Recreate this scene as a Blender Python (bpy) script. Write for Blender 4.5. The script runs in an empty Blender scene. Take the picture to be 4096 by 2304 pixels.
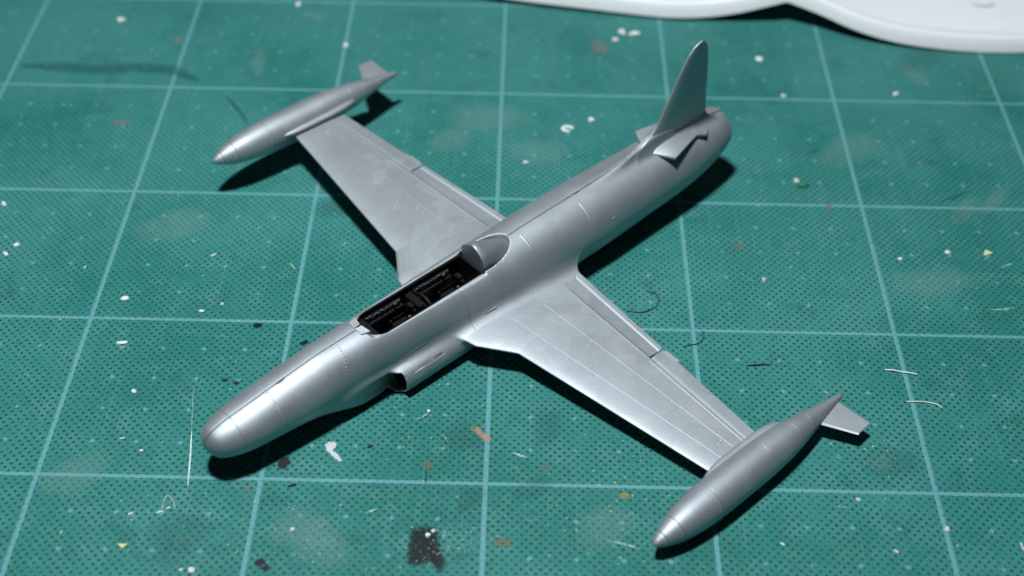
import bpy, bmesh, math, random
import numpy as np
from mathutils import Matrix, Vector

random.seed(7)
rng = np.random.default_rng(11)
SC = bpy.context.scene
COL = SC.collection
MM = 0.001
ZB = 7.65          # height of the aeroplane's body axis origin above the mat, mm

# ------------------------------------------------------------------ camera
CAM_POS = (7.007, -270.889, 241.725)            # millimetres
R_, U_, F_ = (0.99976, 0.01898, 0.01083), (-0.02085, 0.68072, 0.73225), (-0.00653, 0.73230, -0.68095)
cam_d = bpy.data.cameras.new('camera')
cam = bpy.data.objects.new('camera', cam_d); COL.objects.link(cam)
cam_d.sensor_width = 36.0
cam_d.lens = 36.0 * 5541.98 / 4096.0
cam_d.clip_start = 0.01; cam_d.clip_end = 20.0
M = Matrix(((R_[0], U_[0], -F_[0], CAM_POS[0] * MM), (R_[1], U_[1], -F_[1], CAM_POS[1] * MM),
            (R_[2], U_[2], -F_[2], CAM_POS[2] * MM), (0, 0, 0, 1)))
cam.matrix_world = M
cam_d.dof.use_dof = True
cam_d.dof.focus_distance = 0.328
cam_d.dof.aperture_fstop = 10.5
SC.camera = cam

# ------------------------------------------------------------------ world and lamp
world = bpy.data.worlds.new('World'); SC.world = world; world.use_nodes = True
bg = world.node_tree.nodes['Background']
bg.inputs[0].default_value = (0.55, 0.72, 0.85, 1); bg.inputs[1].default_value = 0.020
ld = bpy.data.lights.new('desk_lamp_light', 'AREA'); ld.shape = 'DISK'; ld.size = 0.060
ld.energy = 4.6; ld.color = (0.93, 0.98, 1.0)
lamp = bpy.data.objects.new('desk_lamp_light', ld); COL.objects.link(lamp)
LPOS = Vector((-0.060, -0.066, 0.572))
lamp.location = LPOS
lamp.rotation_euler = (Vector((0.0, 0.0, 0.0)) - LPOS).to_track_quat('-Z', 'Y').to_euler()
SC.view_settings.view_transform = 'Standard'; SC.view_settings.look = 'None'
SC.view_settings.exposure = 0.0; SC.view_settings.gamma = 1.0

# ------------------------------------------------------------------ node helper
class NT:
    def __init__(s, name):
        s.m = bpy.data.materials.new(name); s.m.use_nodes = True
        s.t = s.m.node_tree; s.n = s.t.nodes; s.b = s.n['Principled BSDF']; s.out = s.n['Material Output']
    def put(s, sock, v):
        if isinstance(v, bpy.types.NodeSocket): s.t.links.new(v, sock)
        elif v is not None: sock.default_value = v
    def math(s, op, a, b=None, c=None, clamp=False):
        n = s.n.new('ShaderNodeMath'); n.operation = op; n.use_clamp = clamp
        for i, v in enumerate((a, b, c)): 
            if v is not None: s.put(n.inputs[i], v)
        return n.outputs[0]
    def coord(s):
        n = s.n.new('ShaderNodeTexCoord'); return n.outputs['Object']
    def scale(s, v, sc):
        n = s.n.new('ShaderNodeVectorMath'); n.operation = 'MULTIPLY'; s.put(n.inputs[0], v); n.inputs[1].default_value = sc
        return n.outputs[0]
    def sep(s, v):
        n = s.n.new('ShaderNodeSeparateXYZ'); s.put(n.inputs[0], v); return n.outputs
    def noise(s, v, scale, detail=3.0, rough=0.55, dist=0.0):
        n = s.n.new('ShaderNodeTexNoise'); s.put(n.inputs['Vector'], v)
        n.inputs['Scale'].default_value = scale; n.inputs['Detail'].default_value = detail
        n.inputs['Roughness'].default_value = rough; n.inputs['Distortion'].default_value = dist
        return n.outputs['Fac']
    def step(s, v, lo, hi, a=0.0, b=1.0):
        n = s.n.new('ShaderNodeMapRange'); n.interpolation_type = 'SMOOTHSTEP'
        s.put(n.inputs['Value'], v)
        s.put(n.inputs['From Min'], lo); s.put(n.inputs['From Max'], hi)
        n.inputs['To Min'].default_value = a; n.inputs['To Max'].default_value = b
        return n.outputs[0]
    def mix(s, f, a, b):
        n = s.n.new('ShaderNodeMix'); n.data_type = 'RGBA'; s.put(n.inputs[0], f)
        for k, v in ((6, a), (7, b)):
            s.put(n.inputs[k], (*v, 1) if isinstance(v, tuple) and len(v) == 3 else v)
        return n.outputs[2]
    def bump(s, h, strength, dist):
        n = s.n.new('ShaderNodeBump'); s.put(n.inputs['Height'], h)
        n.inputs['Strength'].default_value = strength; n.inputs['Distance'].default_value = dist
        s.t.links.new(n.outputs[0], s.b.inputs['Normal']); return n
    def set(s, **k):
        for a, v in k.items():
            s.put(s.b.inputs[a.replace('_', ' ')], (*v, 1) if isinstance(v, tuple) and len(v) == 3 else v)

# ------------------------------------------------------------------ materials
def mat_cutting():
    k = NT('cutting_mat_vinyl')
    P = k.scale(k.coord(), (1000, 1000, 1000))             # millimetres
    x, y, z = k.sep(P)
    wob = k.noise(P, 0.9, 2.0)
    wob2 = k.noise(P, 3.1, 2.0)
    # fine dark pits in a diagonal lattice
    px, py = 2.07, 2.22
    jx = k.math('MULTIPLY', k.math('SUBTRACT', k.noise(P, 0.55, 2.0), 0.5), 0.45)
    jy = k.math('MULTIPLY', k.math('SUBTRACT', k.noise(k.scale(P, (1, -1, 1)), 0.5, 2.0), 0.5), 0.45)
    xr = k.math('MULTIPLY', k.math('ADD', x, jx), 1 / px); yr = k.math('MULTIPLY', k.math('ADD', y, jy), 1 / py)
    a = k.math('ADD', xr, yr); b = k.math('SUBTRACT', xr, yr)
    da = k.math('SUBTRACT', a, k.math('ROUND', a)); db = k.math('SUBTRACT', b, k.math('ROUND', b))
    dx = k.math('MULTIPLY', k.math('ADD', da, db), px / 2); dy = k.math('MULTIPLY', k.math('SUBTRACT', da, db), py / 2)
    d = k.math('SQRT', k.math('ADD', k.math('MULTIPLY', dx, dx), k.math('MULTIPLY', dy, dy)))
    d = k.math('ADD', d, k.math('MULTIPLY', k.math('SUBTRACT', wob2, 0.5), 0.34))
    pit = k.step(d, 0.50, 0.24)
    fade = k.step(k.noise(P, 0.16, 4.0, 0.65), 0.32, 0.56, 0.42, 1.0)
    pitc = k.math('MULTIPLY', pit, fade)
    # printed 50 mm grid, 1 mm lines
    def gl(c, off, w):
        u = k.math('MULTIPLY', k.math('ADD', c, off), 1 / 50.0)
        f = k.math('ABSOLUTE', k.math('SUBTRACT', u, k.math('ROUND', u)))
        f = k.math('MULTIPLY', f, 50.0)
        f = k.math('ADD', f, k.math('MULTIPLY', k.math('SUBTRACT', wob, 0.5), 0.22))
        return k.step(f, w + 0.07, w - 0.07)
    line = k.math('MAXIMUM', gl(x, 0.0, 0.53), gl(y, 25.0, 0.50))
    wear = k.step(k.noise(P, 1.3, 5.0, 0.65), 0.30, 0.52, 0.35, 1.0)
    line = k.math('MULTIPLY', line, wear)
    # printed 10 mm spots
    def fr(c, off):
        u = k.math('MULTIPLY', k.math('ADD', c, off), 0.1)
        return k.math('MULTIPLY', k.math('SUBTRACT', u, k.math('ROUND', u)), 10.0)
    sx, sy = fr(x, 0.0), fr(y, 25.0)
    sd = k.math('SQRT', k.math('ADD', k.math('MULTIPLY', sx, sx), k.math('MULTIPLY', sy, sy)))
    sd = k.math('ADD', sd, k.math('MULTIPLY', k.math('SUBTRACT', wob, 0.5), 0.9))
    spot = k.step(sd, 0.66, 0.46)
    spot = k.math('MULTIPLY', spot, k.step(k.noise(P, 0.45, 2.0), 0.34, 0.5, 0.15, 0.9))
    ink = k.math('MAXIMUM', line, spot)
    # vinyl colour, patchy dust and scuffs; milky far-side sheen painted in
    big = k.noise(P, 0.018, 4.0, 0.6)
    mid = k.noise(P, 0.16, 5.0, 0.68)
    fine = k.noise(P, 1.9, 4.0, 0.7)
    st = k.noise(k.scale(P, (0.035, 0.5, 1)), 1.0, 4.0, 0.7)
    base = k.mix(k.step(big, 0.35, 0.65), (0.017, 0.158, 0.136), (0.038, 0.206, 0.190))
    base = k.mix(k.math('MULTIPLY', k.step(mid, 0.47, 0.72), 0.50), base, (0.075, 0.25, 0.225))
    st2 = k.noise(k.scale(P, (0.55, 0.03, 1)), 1.0, 4.0, 0.7)
    base = k.mix(k.math('MULTIPLY', k.step(st2, 0.52, 0.76), 0.30), base, (0.11, 0.27, 0.265))
    base = k.mix(k.math('MULTIPLY', k.step(st, 0.55, 0.78), 0.30), base, (0.10, 0.26, 0.26))
    base = k.mix(k.math('MULTIPLY', k.step(k.noise(P, 0.07, 4.0, 0.7), 0.54, 0.72), 0.5), base, (0.014, 0.098, 0.088))
    haze = k.math('ADD', k.noise(P, 0.03, 5.0, 0.62), k.math('MULTIPLY', y, 0.0011))  # rises toward the far side: grazing sheen painted as paler colour
    base = k.mix(k.math('MULTIPLY', k.step(haze, 0.42, 0.72), 0.42), base, (0.065, 0.25, 0.235))
    base = k.mix(k.math('MULTIPLY', pitc, 0.88), base, (0.004, 0.042, 0.042))
    base = k.mix(k.math('MULTIPLY', ink, 0.86), base, (0.125, 0.32, 0.35))
    base = k.mix(k.math('MULTIPLY', k.step(fine, 0.66, 0.80), 0.35), base, (0.30, 0.48, 0.48))
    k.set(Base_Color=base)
    rough = k.math('ADD', 0.40, k.math('MULTIPLY', mid, 0.22)); k.set(Roughness=rough)
    k.b.inputs['Specular IOR Level'].default_value = 0.22
    h = k.math('ADD', k.math('MULTIPLY', pit, -1.0), k.math('MULTIPLY', k.noise(P, 2.6, 3.0), 0.55))
    k.bump(h, 0.55, 0.00012)
    return k.m

def mat_silver(name, kind=None, tone=1.0):
    k = NT(name)
    O = k.coord(); P = k.scale(O, (1000, 1000, 1000)); x, y, z = k.sep(P)
    n1 = k.noise(P, 0.12, 4.0, 0.6); n2 = k.noise(P, 4.2, 3.0, 0.7); n3 = k.noise(P, 0.6, 3.0, 0.6)
    c = k.mix(k.step(n1, 0.35, 0.7), tuple(v * tone for v in (0.375, 0.412, 0.445)), tuple(v * tone for v in (0.415, 0.45, 0.482)))
    c = k.mix(k.math('MULTIPLY', k.step(n2, 0.45, 0.75), 0.30), c, (0.60, 0.63, 0.66))
    c = k.mix(k.math('MULTIPLY', k.step(n2, 0.5, 0.28), 0.25), c, (0.30, 0.32, 0.34))
    h = k.math('MULTIPLY', n2, 0.10)
    h = k.math('ADD', h, k.math('MULTIPLY', n3, 0.12))
    rough = k.math("ADD", 0.515, k.math('MULTIPLY', n1, 0.10))
    if kind == 'fuselage':
        ay = k.math('ABSOLUTE', y)
        seam = k.step(k.math('ADD', ay, k.math('MULTIPLY', k.math('SUBTRACT', n3, 0.5), 0.25)), 0.34, 0.12)
        infr = k.math('GREATER_THAN', x, 24.5)
        inaft = k.math('MULTIPLY', k.math('LESS_THAN', x, -22.0), k.math('GREATER_THAN', x, -76.0))
        up = k.math('GREATER_THAN', z, 8.0)
        seam = k.math('MULTIPLY', seam, k.math('MULTIPLY', k.math('MAXIMUM', infr, inaft), up))
        h = k.math('SUBTRACT', h, k.math('MULTIPLY', seam, 1.1))
        c = k.mix(k.math('MULTIPLY', seam, 0.55), c, (0.10, 0.105, 0.11))
        # engraved frame joints
        for x0, w, dep in ((60.0, 0.12, 0.3), (-2.4, 0.12, 0.4)):
            g = k.step(k.math('ABSOLUTE', k.math('SUBTRACT', x, x0)), w + 0.1, w * 0.5)
            h = k.math('SUBTRACT', h, k.math('MULTIPLY', g, dep))
            c = k.mix(k.math('MULTIPLY', g, 0.32), c, (0.18, 0.19, 0.2))
        for x0, x1, y0 in ((-24.7, 0, 1.9), (-43.9, 0, 3.0)):   # short bright raised seams on the port shoulder
            g = k.math('MULTIPLY', k.step(k.math('ABSOLUTE', k.math('SUBTRACT', x, x0)), 0.26, 0.1),
                       k.math('MULTIPLY', k.math('GREATER_THAN', y, y0), k.math('LESS_THAN', y, y0 + 4.2)))
            h = k.math('ADD', h, k.math('MULTIPLY', g, 0.9)); c = k.mix(k.math('MULTIPLY', g, 0.5), c, (0.75, 0.77, 0.78))
        # dotted rivet rings on the nose
        for x0, sl in ((50.3, 0.0), (34.7, 0.45)):
            gx = k.math('ABSOLUTE', k.math('SUBTRACT', k.math('ADD', x, k.math('MULTIPLY', k.math('SUBTRACT', z, ZB + 2.2), sl)), x0))
            ang = k.math('ARCTAN2', k.math('SUBTRACT', z, ZB + 1.8), y)
            u = k.math('MULTIPLY', ang, 11.0); f = k.math('ABSOLUTE', k.math('SUBTRACT', u, k.math('ROUND', u)))
            rr = k.math('SQRT', k.math('ADD', k.math('MULTIPLY', gx, gx), k.math('POWER', k.math('MULTIPLY', f, 0.68), 2.0)))
            g = k.step(rr, 0.22, 0.10)
            h = k.math('ADD', h, k.math('MULTIPLY', g, 0.7))
            c = k.mix(k.math('MULTIPLY', g, 0.45), c, k.mix(k.step(k.noise(P, 1.7), 0.45, 0.55), (0.1, 0.1, 0.1), (0.8, 0.82, 0.84)))
        # rubbed dark chips beside the seam
        for cx, cy, rx, ry in ((46.3, 0.3, 1.25, 0.38), (-45.5, 0.15, 1.3, 0.22), (-43.0, 0.1, 0.7, 0.18), (-50.0, -0.1, 1.4, 0.12)):
            q = k.math('ADD', k.math('POWER', k.math('MULTIPLY', k.math('SUBTRACT', x, cx), 1 / rx), 2.0),
                       k.math('POWER', k.math('MULTIPLY', k.math('SUBTRACT', y, cy), 1 / ry), 2.0))
            q = k.math('ADD', q, k.math('MULTIPLY', k.math('SUBTRACT', k.noise(P, 2.5), 0.5), 1.6))
            g = k.math('MULTIPLY', k.step(q, 1.1, 0.7), up)
            c = k.mix(k.math('MULTIPLY', g, 0.8), c, (0.06, 0.07, 0.075))
    if kind == 'tank':
        for x0 in (4.2, 8.0, -6.6, -24.3, -34.6, -40.0):
            g = k.step(k.math('ABSOLUTE', k.math('SUBTRACT', x, x0)), 0.24, 0.09)
            h = k.math('SUBTRACT', h, k.math('MULTIPLY', g, 0.6)); c = k.mix(k.math('MULTIPLY', g, 0.4), c, (0.16, 0.17, 0.18))
            g = k.step(k.math('ABSOLUTE', k.math('SUBTRACT', x, x0 + 0.3)), 0.2, 0.09)
            c = k.mix(k.math('MULTIPLY', g, 0.35), c, (0.8, 0.82, 0.84))
    if kind == 'wing':
        # faint tide marks left by a clear coat
        w = k.noise(P, 0.055, 2.0, 0.5, 0.6)
        g = k.step(k.math('ABSOLUTE', k.math('SUBTRACT', w, 0.52)), 0.010, 0.002)
        c = k.mix(k.math('MULTIPLY', g, 0.10), c, (0.70, 0.71, 0.72))
        rough = k.math('ADD', rough, k.math('MULTIPLY', k.step(w, 0.5, 0.54), 0.05))
    k.set(Base_Color=c, Metallic=0.75, Roughness=rough)
    k.bump(h, 0.5, 0.00022)
    return k.m

def mat_plain(name, col, rough=0.5, metallic=0.0, var=0.25, scale=1.5, bump=0.1, spec=0.5):
    k = NT(name); P = k.scale(k.coord(), (1000, 1000, 1000))
    n = k.noise(P, scale, 4.0, 0.6)
    k.set(Base_Color=k.mix(n, tuple(v * (1 - var) for v in col), tuple(min(1, v * (1 + var)) for v in col)),
          Roughness=k.math('ADD', rough - 0.06, k.math('MULTIPLY', n, 0.12)), Metallic=metallic)
    k.bump(n, 0.35, bump * MM)
    k.b.inputs['Specular IOR Level'].default_value = spec
    return k.m

def mat_film(name, col, cover=0.5, scale=1.2, rough=0.5, soft=0.1, maxa=0.95):
    """thin paint film with ragged cover"""
    k = NT(name); P = k.scale(k.coord(), (1000, 1000, 1000))
    n = k.noise(P, scale, 5.0, 0.65); n2 = k.noise(P, scale * 5, 3.0, 0.6)
    v = k.math('ADD', k.math('MULTIPLY', n, 0.7), k.math('MULTIPLY', n2, 0.3))
    t = 0.72 - 0.44 * cover
    at = k.n.new('ShaderNodeAttribute'); at.attribute_name = 'edge'
    v = k.math('ADD', v, k.math('MULTIPLY', k.math('SUBTRACT', at.outputs['Fac'], 0.6), 0.42))
    al = k.math('MULTIPLY', k.step(v, t - soft, t + soft), maxa)
    k.set(Base_Color=k.mix(n2, tuple(c * 0.75 for c in col), tuple(min(1, c * 1.3) for c in col)), Roughness=rough, Alpha=al)
    k.b.inputs['Specular IOR Level'].default_value = 0.18
    return k.m

def mat_tray():
    k = NT('white_plastic'); P = k.scale(k.coord(), (1000, 1000, 1000))
    n = k.noise(P, 0.35, 4.0, 0.6)
    k.set(Base_Color=k.mix(n, (0.70, 0.73, 0.76), (0.78, 0.80, 0.82)), Roughness=0.42)
    k.b.inputs['Subsurface Weight'].default_value = 0.0
    k.bump(k.noise(P, 1.2, 3.0), 0.25, 0.00015)
    return k.m

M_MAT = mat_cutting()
M_FUS = mat_silver('silver_paint_fuselage', 'fuselage')
M_WING = mat_silver('silver_paint_wing', 'wing', 1.02)
M_TANK = mat_silver('silver_paint_tank', 'tank')
M_SIL = mat_silver('silver_paint')
M_DECK = mat_silver('dull_silver_deck', None, 0.85)
M_LINE = mat_silver('raised_line_silver', None, 1.05)
M_BLACK = mat_plain('black_satin_paint', (0.0035, 0.0035, 0.004), 0.55, spec=0.18)
M_BLACKG = mat_plain('black_worn_edges', (0.007, 0.0075, 0.009), 0.4, 0.0, 0.6, 3.0, spec=0.35)
M_GREY = mat_plain('drybrushed_grey', (0.085, 0.09, 0.10), 0.4, 0.2, 0.85, 3.5)
M_TRAY = mat_tray()
M_WHITE = mat_plain('white_styrene', (0.66, 0.70, 0.70), 0.55, 0.0, 0.15, 2.0)
M_YELLOW = mat_plain('pale_yellow_tape', (0.62, 0.58, 0.30), 0.6)
M_LGREEN = mat_plain('pale_green_chip', (0.22, 0.50, 0.36), 0.6)
M_DGREEN = mat_plain('dark_green_chip', (0.02, 0.16, 0.09), 0.6)
M_HAIR = mat_plain('black_hair', (0.012, 0.02, 0.02), 0.5)
M_FIB = mat_plain('white_fibre', (0.62, 0.68, 0.66), 0.6)

# ------------------------------------------------------------------ mesh helpers
def link(name, me, mat, parent=None, smooth=True):
    me.materials.append(mat)
    if smooth: me.polygons.foreach_set('use_smooth', [True] * len(me.polygons))
    o = bpy.data.objects.new(name, me); COL.objects.link(o)
    if parent is not None: o.parent = parent
    return o

def mesh(name, V, F, mat, parent=None, smooth=True, zoff=0.0):
    V = np.asarray(V, dtype=float).copy(); V[:, 2] += zoff
    me = bpy.data.meshes.new(name)
    me.from_pydata((V * MM).tolist(), [], [list(map(int, f)) for f in F]); me.update()
    return link(name, me, mat, parent, smooth)

def tag(o, label=None, cat=None, group=None, kind=None):
    if label: o['label'] = label
    if cat: o['category'] = cat
    if group: o['group'] = group
    if kind: o['kind'] = kind
    return o

def auto_smooth(o, ang=35):
    me = o.data
    bm = bmesh.new(); bm.from_mesh(me)
    for e in bm.edges:
        if len(e.link_faces) == 2 and e.calc_face_angle(0) > math.radians(ang): e.smooth = False
    bm.to_mesh(me); bm.free(); me.update()

def fix_normals(o):
    bm = bmesh.new(); bm.from_mesh(o.data); bmesh.ops.recalc_face_normals(bm, faces=bm.faces); bm.to_mesh(o.data); bm.free()

def boxes(name, bl, mat, parent, bev=0.12, zoff=0.0):
    """several boxes (cx,cy,cz,sx,sy,sz) joined into one part, edges bevelled"""
    bm = bmesh.new()
    for cx, cy, cz, sx, sy, sz in bl:
        r = bmesh.ops.create_cube(bm, size=1.0)
        for v in r['verts']:
            v.co = Vector((v.co.x * sx + cx, v.co.y * sy + cy, v.co.z * sz + cz + zoff)) * MM
    if bev: bmesh.ops.bevel(bm, geom=list(bm.edges), offset=bev * MM, segments=2, affect='EDGES', clamp_overlap=True)
    me = bpy.data.meshes.new(name); bm.to_mesh(me); bm.free()
    return link(name, me, mat, parent, smooth=False)

def smin(a, b, k):
    h = np.clip(0.5 + 0.5 * (b - a) / k, 0, 1)
    return b * (1 - h) + a * h - k * h * (1 - h)
def smax(a, b, k): return -smin(-a, -b, k)

def surface_nets(F, org, h):
    """F negative inside; returns vertices and quads, vertices pulled onto the zero level"""
    nx, ny, nz = F.shape
    neg = F < 0
    cs = np.zeros((nx - 1, ny - 1, nz - 1), np.int8)
    for i in (0, 1):
        for j in (0, 1):
            for l in (0, 1): cs += neg[i:nx - 1 + i, j:ny - 1 + j, l:nz - 1 + l]
    act = (cs > 0) & (cs < 8)
    idx = np.full(act.shape, -1, np.int64); ids = np.argwhere(act); idx[act] = np.arange(len(ids))
    pos = np.zeros((len(ids), 3)); cnt = np.zeros(len(ids))
    corner = {c: F[ids[:, 0] + c[0], ids[:, 1] + c[1], ids[:, 2] + c[2]] for c in
              [(a, b, c) for a in (0, 1) for b in (0, 1) for c in (0, 1)]}
    for c0 in corner:
        for ax in range(3):
            if c0[ax] == 1: continue
            c1 = list(c0); c1[ax] = 1; c1 = tuple(c1)
            f0, f1 = corner[c0], corner[c1]; m = (f0 < 0) != (f1 < 0)
            t = np.where(m, f0 / np.where(m, f0 - f1, 1), 0)
            p = np.tile(np.array(c0, float), (len(ids), 1)); p[:, ax] += t
            pos[m] += p[m]; cnt[m] += 1
    pos = pos / cnt[:, None] + ids
    quads = []
    for ax in range(3):
        o1, o2 = [(1, 2), (2, 0), (0, 1)][ax]
        sl0 = [slice(None)] * 3; sl1 = [slice(None)] * 3
        sl0[ax] = slice(0, -1); sl1[ax] = slice(1, None)
        n0, n1 = neg[tuple(sl0)], neg[tuple(sl1)]
        e = np.argwhere(n0 != n1)
        ok = (e[:, o1] > 0) & (e[:, o2] > 0) & (e[:, o1] < F.shape[o1] - 1) & (e[:, o2] < F.shape[o2] - 1)
        e = e[ok]
        def cell(d1, d2):
            q = e.copy(); q[:, o1] += d1; q[:, o2] += d2; return idx[q[:, 0], q[:, 1], q[:, 2]]
        Q = np.stack([cell(-1, -1), cell(0, -1), cell(0, 0), cell(-1, 0)], 1)
        flip = ~n0[e[:, 0], e[:, 1], e[:, 2]]
        Q[flip] = Q[flip][:, ::-1]
        quads.append(Q)
    Q = np.concatenate(quads)
    # pull onto zero level
    def samp(p):
        b = np.clip(np.floor(p).astype(int), 0, np.array(F.shape) - 2); f = p - b
        out = 0
        for i in (0, 1):
            for j in (0, 1):
                for l in (0, 1):
                    w = (f[:, 0] if i else 1 - f[:, 0]) * (f[:, 1] if j else 1 - f[:, 1]) * (f[:, 2] if l else 1 - f[:, 2])
                    out = out + w * F[b[:, 0] + i, b[:, 1] + j, b[:, 2] + l]
        return out
    for _ in range(3):
        v = samp(pos); g = np.zeros_like(pos); e = 0.6
        for ax in range(3):
            d = np.zeros(3); d[ax] = e
            g[:, ax] = (samp(pos + d) - samp(pos - d)) / (2 * e)
        gg = (g * g).sum(1) + 1e-6
        s = np.clip(v / gg, -2, 2)[:, None] * g
        n = np.linalg.norm(s, axis=1, keepdims=True); s *= np.minimum(1, 0.4 / np.maximum(n, 1e-9))
        pos = pos - s * 0.8
    return pos * h + np.array(org), Q

# ------------------------------------------------------------------ cutting mat (the surface everything lies on)
def build_mat():
    X0, X1, Y0, Y1, T, r = -300, 300, -225, 225, 3.0, 8.0
    pts = []
    for cx, cy, a0 in ((X1 - r, Y1 - r, 0), (X0 + r, Y1 - r, 90), (X0 + r, Y0 + r, 180), (X1 - r, Y0 + r, 270)):
        for i in range(7):
            a = math.radians(a0 + 15 * i); pts.append((cx + r * math.cos(a), cy + r * math.sin(a)))
    n = len(pts)
    V = [(x, y, 0.0) for x, y in pts] + [(x, y, -T) for x, y in pts]
    F = [list(range(n)), list(range(2 * n - 1, n - 1, -1))] + [[i, n + i, n + (i + 1) % n, (i + 1) % n] for i in range(n)]
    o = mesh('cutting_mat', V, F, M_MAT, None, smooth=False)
    return tag(o, 'worn green cutting mat with a pale blue square grid, paint stains and scratches', 'cutting mat')
MAT = build_mat()

# ------------------------------------------------------------------ model aeroplane: body frame x forward, y to port, z up (mm)
def pose(x0, y0, z0, psi, th, ph):
    c, s = math.cos, math.sin
    Rz = np.array([[c(psi), -s(psi), 0], [s(psi), c(psi), 0], [0, 0, 1]])
    Ry = np.array([[c(th), 0, -s(th)], [0, 1, 0], [s(th), 0, c(th)]])
    Rx = np.array([[1, 0, 0], [0, c(ph), -s(ph)], [0, s(ph), c(ph)]])
    return Rz @ Ry @ Rx, np.array([x0, y0, z0])
RB, TB = pose(-12.89, -27.99, 7.64, math.radians(-136.4), math.radians(-0.56), math.radians(-2.42))
plane = bpy.data.objects.new('model_airplane', None); COL.objects.link(plane)
tb = TB - RB @ np.array([0, 0, ZB])
mw = Matrix.Identity(4)
for i in range(3):
    for j in range(3): mw[i][j] = float(RB[i, j])
    mw[i][3] = float(tb[i]) * MM
plane.matrix_world = mw
plane.empty_display_size = 0.01
tag(plane, 'unfinished silver model jet airplane with tip tanks and an open black cockpit', 'model airplane')

# fuselage stations: x, centre z, half width, half height up, half height down
ST = np.array([
    (67.0, 2.6, 0.05, 0.05, 0.05), (66.7, 2.6, 1.5, 1.4, 1.5), (66.0, 2.55, 2.9, 2.6, 2.8), (64.8, 2.5, 4.1, 3.6, 4.0),
    (63.0, 2.45, 5.0, 4.3, 4.6), (60.5, 2.35, 5.75, 5.0, 5.2), (57.0, 2.2, 6.3, 5.6, 5.6), (52.0, 2.1, 6.7, 6.35, 5.9),
    (47.0, 2.0, 6.95, 7.1, 6.3), (41.0, 1.85, 7.35, 8.0, 6.8), (36.0, 1.7, 7.4, 8.7, 7.0), (30.0, 1.6, 7.4, 9.0, 7.2),
    (24.0, 1.5, 7.45, 9.25, 7.5), (18.0, 1.4, 7.6, 9.45, 7.9), (10.0, 1.3, 7.9, 9.75, 8.4), (0.0, 1.3, 8.5, 9.95, 8.75),
    (-10.0, 1.6, 9.0, 9.85, 9.1), (-20.0, 2.0, 9.4, 9.75, 9.5), (-32.0, 2.4, 9.75, 9.85, 9.6), (-46.0, 2.7, 9.85, 9.8, 9.6),
    (-64.0, 3.1, 9.3, 9.35, 9.2), (-80.0, 3.5, 8.8, 8.85, 8.7), (-90.0, 4.3, 7.95, 7.95, 7.9), (-96.0, 5.1, 7.05, 6.95, 7.0),
    (-99.2, 5.7, 6.2, 6.05, 6.2), (-100.6, 6.0, 5.5, 5.4, 5.5), (-101.0, 6.05, 5.0, 4.95, 5.0)])[::-1]
def sta(x, k):
    # smooth (Catmull-Rom like) interpolation by local cubic through np.interp on refined table
    return np.interp(x, STX, STK[k])
_xs = np.linspace(-101.0, 67.0, 900)
def _smooth_table():
    tab = []
    for k in range(1, 5):
        xk, yk = ST[:, 0], ST[:, k]
        m = np.gradient(yk, xk)
        d = np.diff(yk) / np.diff(xk)
        for i in range(1, len(xk) - 1):                       # limited slopes: no overshoot
            m[i] = 0 if d[i - 1] * d[i] <= 0 else 2 * d[i - 1] * d[i] / (d[i - 1] + d[i])
        m[0], m[-1] = d[0], d[-1]
        i = np.clip(np.searchsorted(xk, _xs) - 1, 0, len(xk) - 2)
        hh = xk[i + 1] - xk[i]; t = (_xs - xk[i]) / hh
        y = (2 * t**3 - 3 * t**2 + 1) * yk[i] + (t**3 - 2 * t**2 + t) * hh * m[i] + (-2 * t**3 + 3 * t**2) * yk[i + 1] + (t**3 - t**2) * hh * m[i + 1]
        tab.append(y)
    return tab
STX, STK = _xs, [None] + _smooth_table()

# wing plan
def le_x(y):
    y = np.abs(y)
    return np.where(y > 23, -5.2 - (y - 23) * 0.152, np.where(y > 14.6, 0.9 - (y - 14.6) * 6.1 / 8.4, 0.9 + (14.6 - y) * 0.25))
def te_x(y):
    y = np.abs(y)
    return -35.2 + (y - 14) * 0.0915
def thick(y):
    y = np.abs(y)
    return np.interp(y, (0, 14, 23, 76), (3.9, 3.5, 2.9, 1.5))
def aero(u):
    u = np.clip(u, 0, 1)
    return 5 * (0.2969 * np.sqrt(u) - 0.1260 * u - 0.3516 * u**2 + 0.2843 * u**3 - 0.1015 * u**4)
def wing_top(x, y):
    L, T = le_x(y), te_x(y); u = (L - x) / (L - T)
    return 0.06 + thick(y) * 0.56 * aero(u) * 1.0
def wing_bot(x, y):
    L, T = le_x(y), te_x(y); u = (L - x) / (L - T)
    return -0.06 - thick(y) * 0.44 * aero(u) * 1.0

# fin plan
FLE = np.array([(10, -67.5), (13.6, -68.2), (15.2, -70.0), (16.8, -72.2), (19.1, -74.6), (24.9, -77.4), (32.9, -81.2), (37.0, -83.6), (38.6, -85.2), (39.35, -86.6), (39.6, -88.0)])
FTE = np.array([(10, -94.8), (13.4, -94.5), (21.2, -93.2), (27.6, -92.5), (33.9, -91.6), (37.0, -90.8), (38.4, -90.0), (39.2, -89.2), (39.6, -88.4)])
def fin_le(z): return np.interp(z, FLE[:, 0], FLE[:, 1])
def fin_te(z): return np.interp(z, FTE[:, 0], FTE[:, 1])
def fin_half(z): return np.interp(z, (10, 20, 36, 39.6), (1.0, 0.95, 0.5, 0.28))

def ell(y, z, cy, cz, a, b):
    return (np.sqrt(((y - cy) / a)**2 + ((z - cz) / b)**2) - 1) * np.minimum(a, b)

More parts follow.
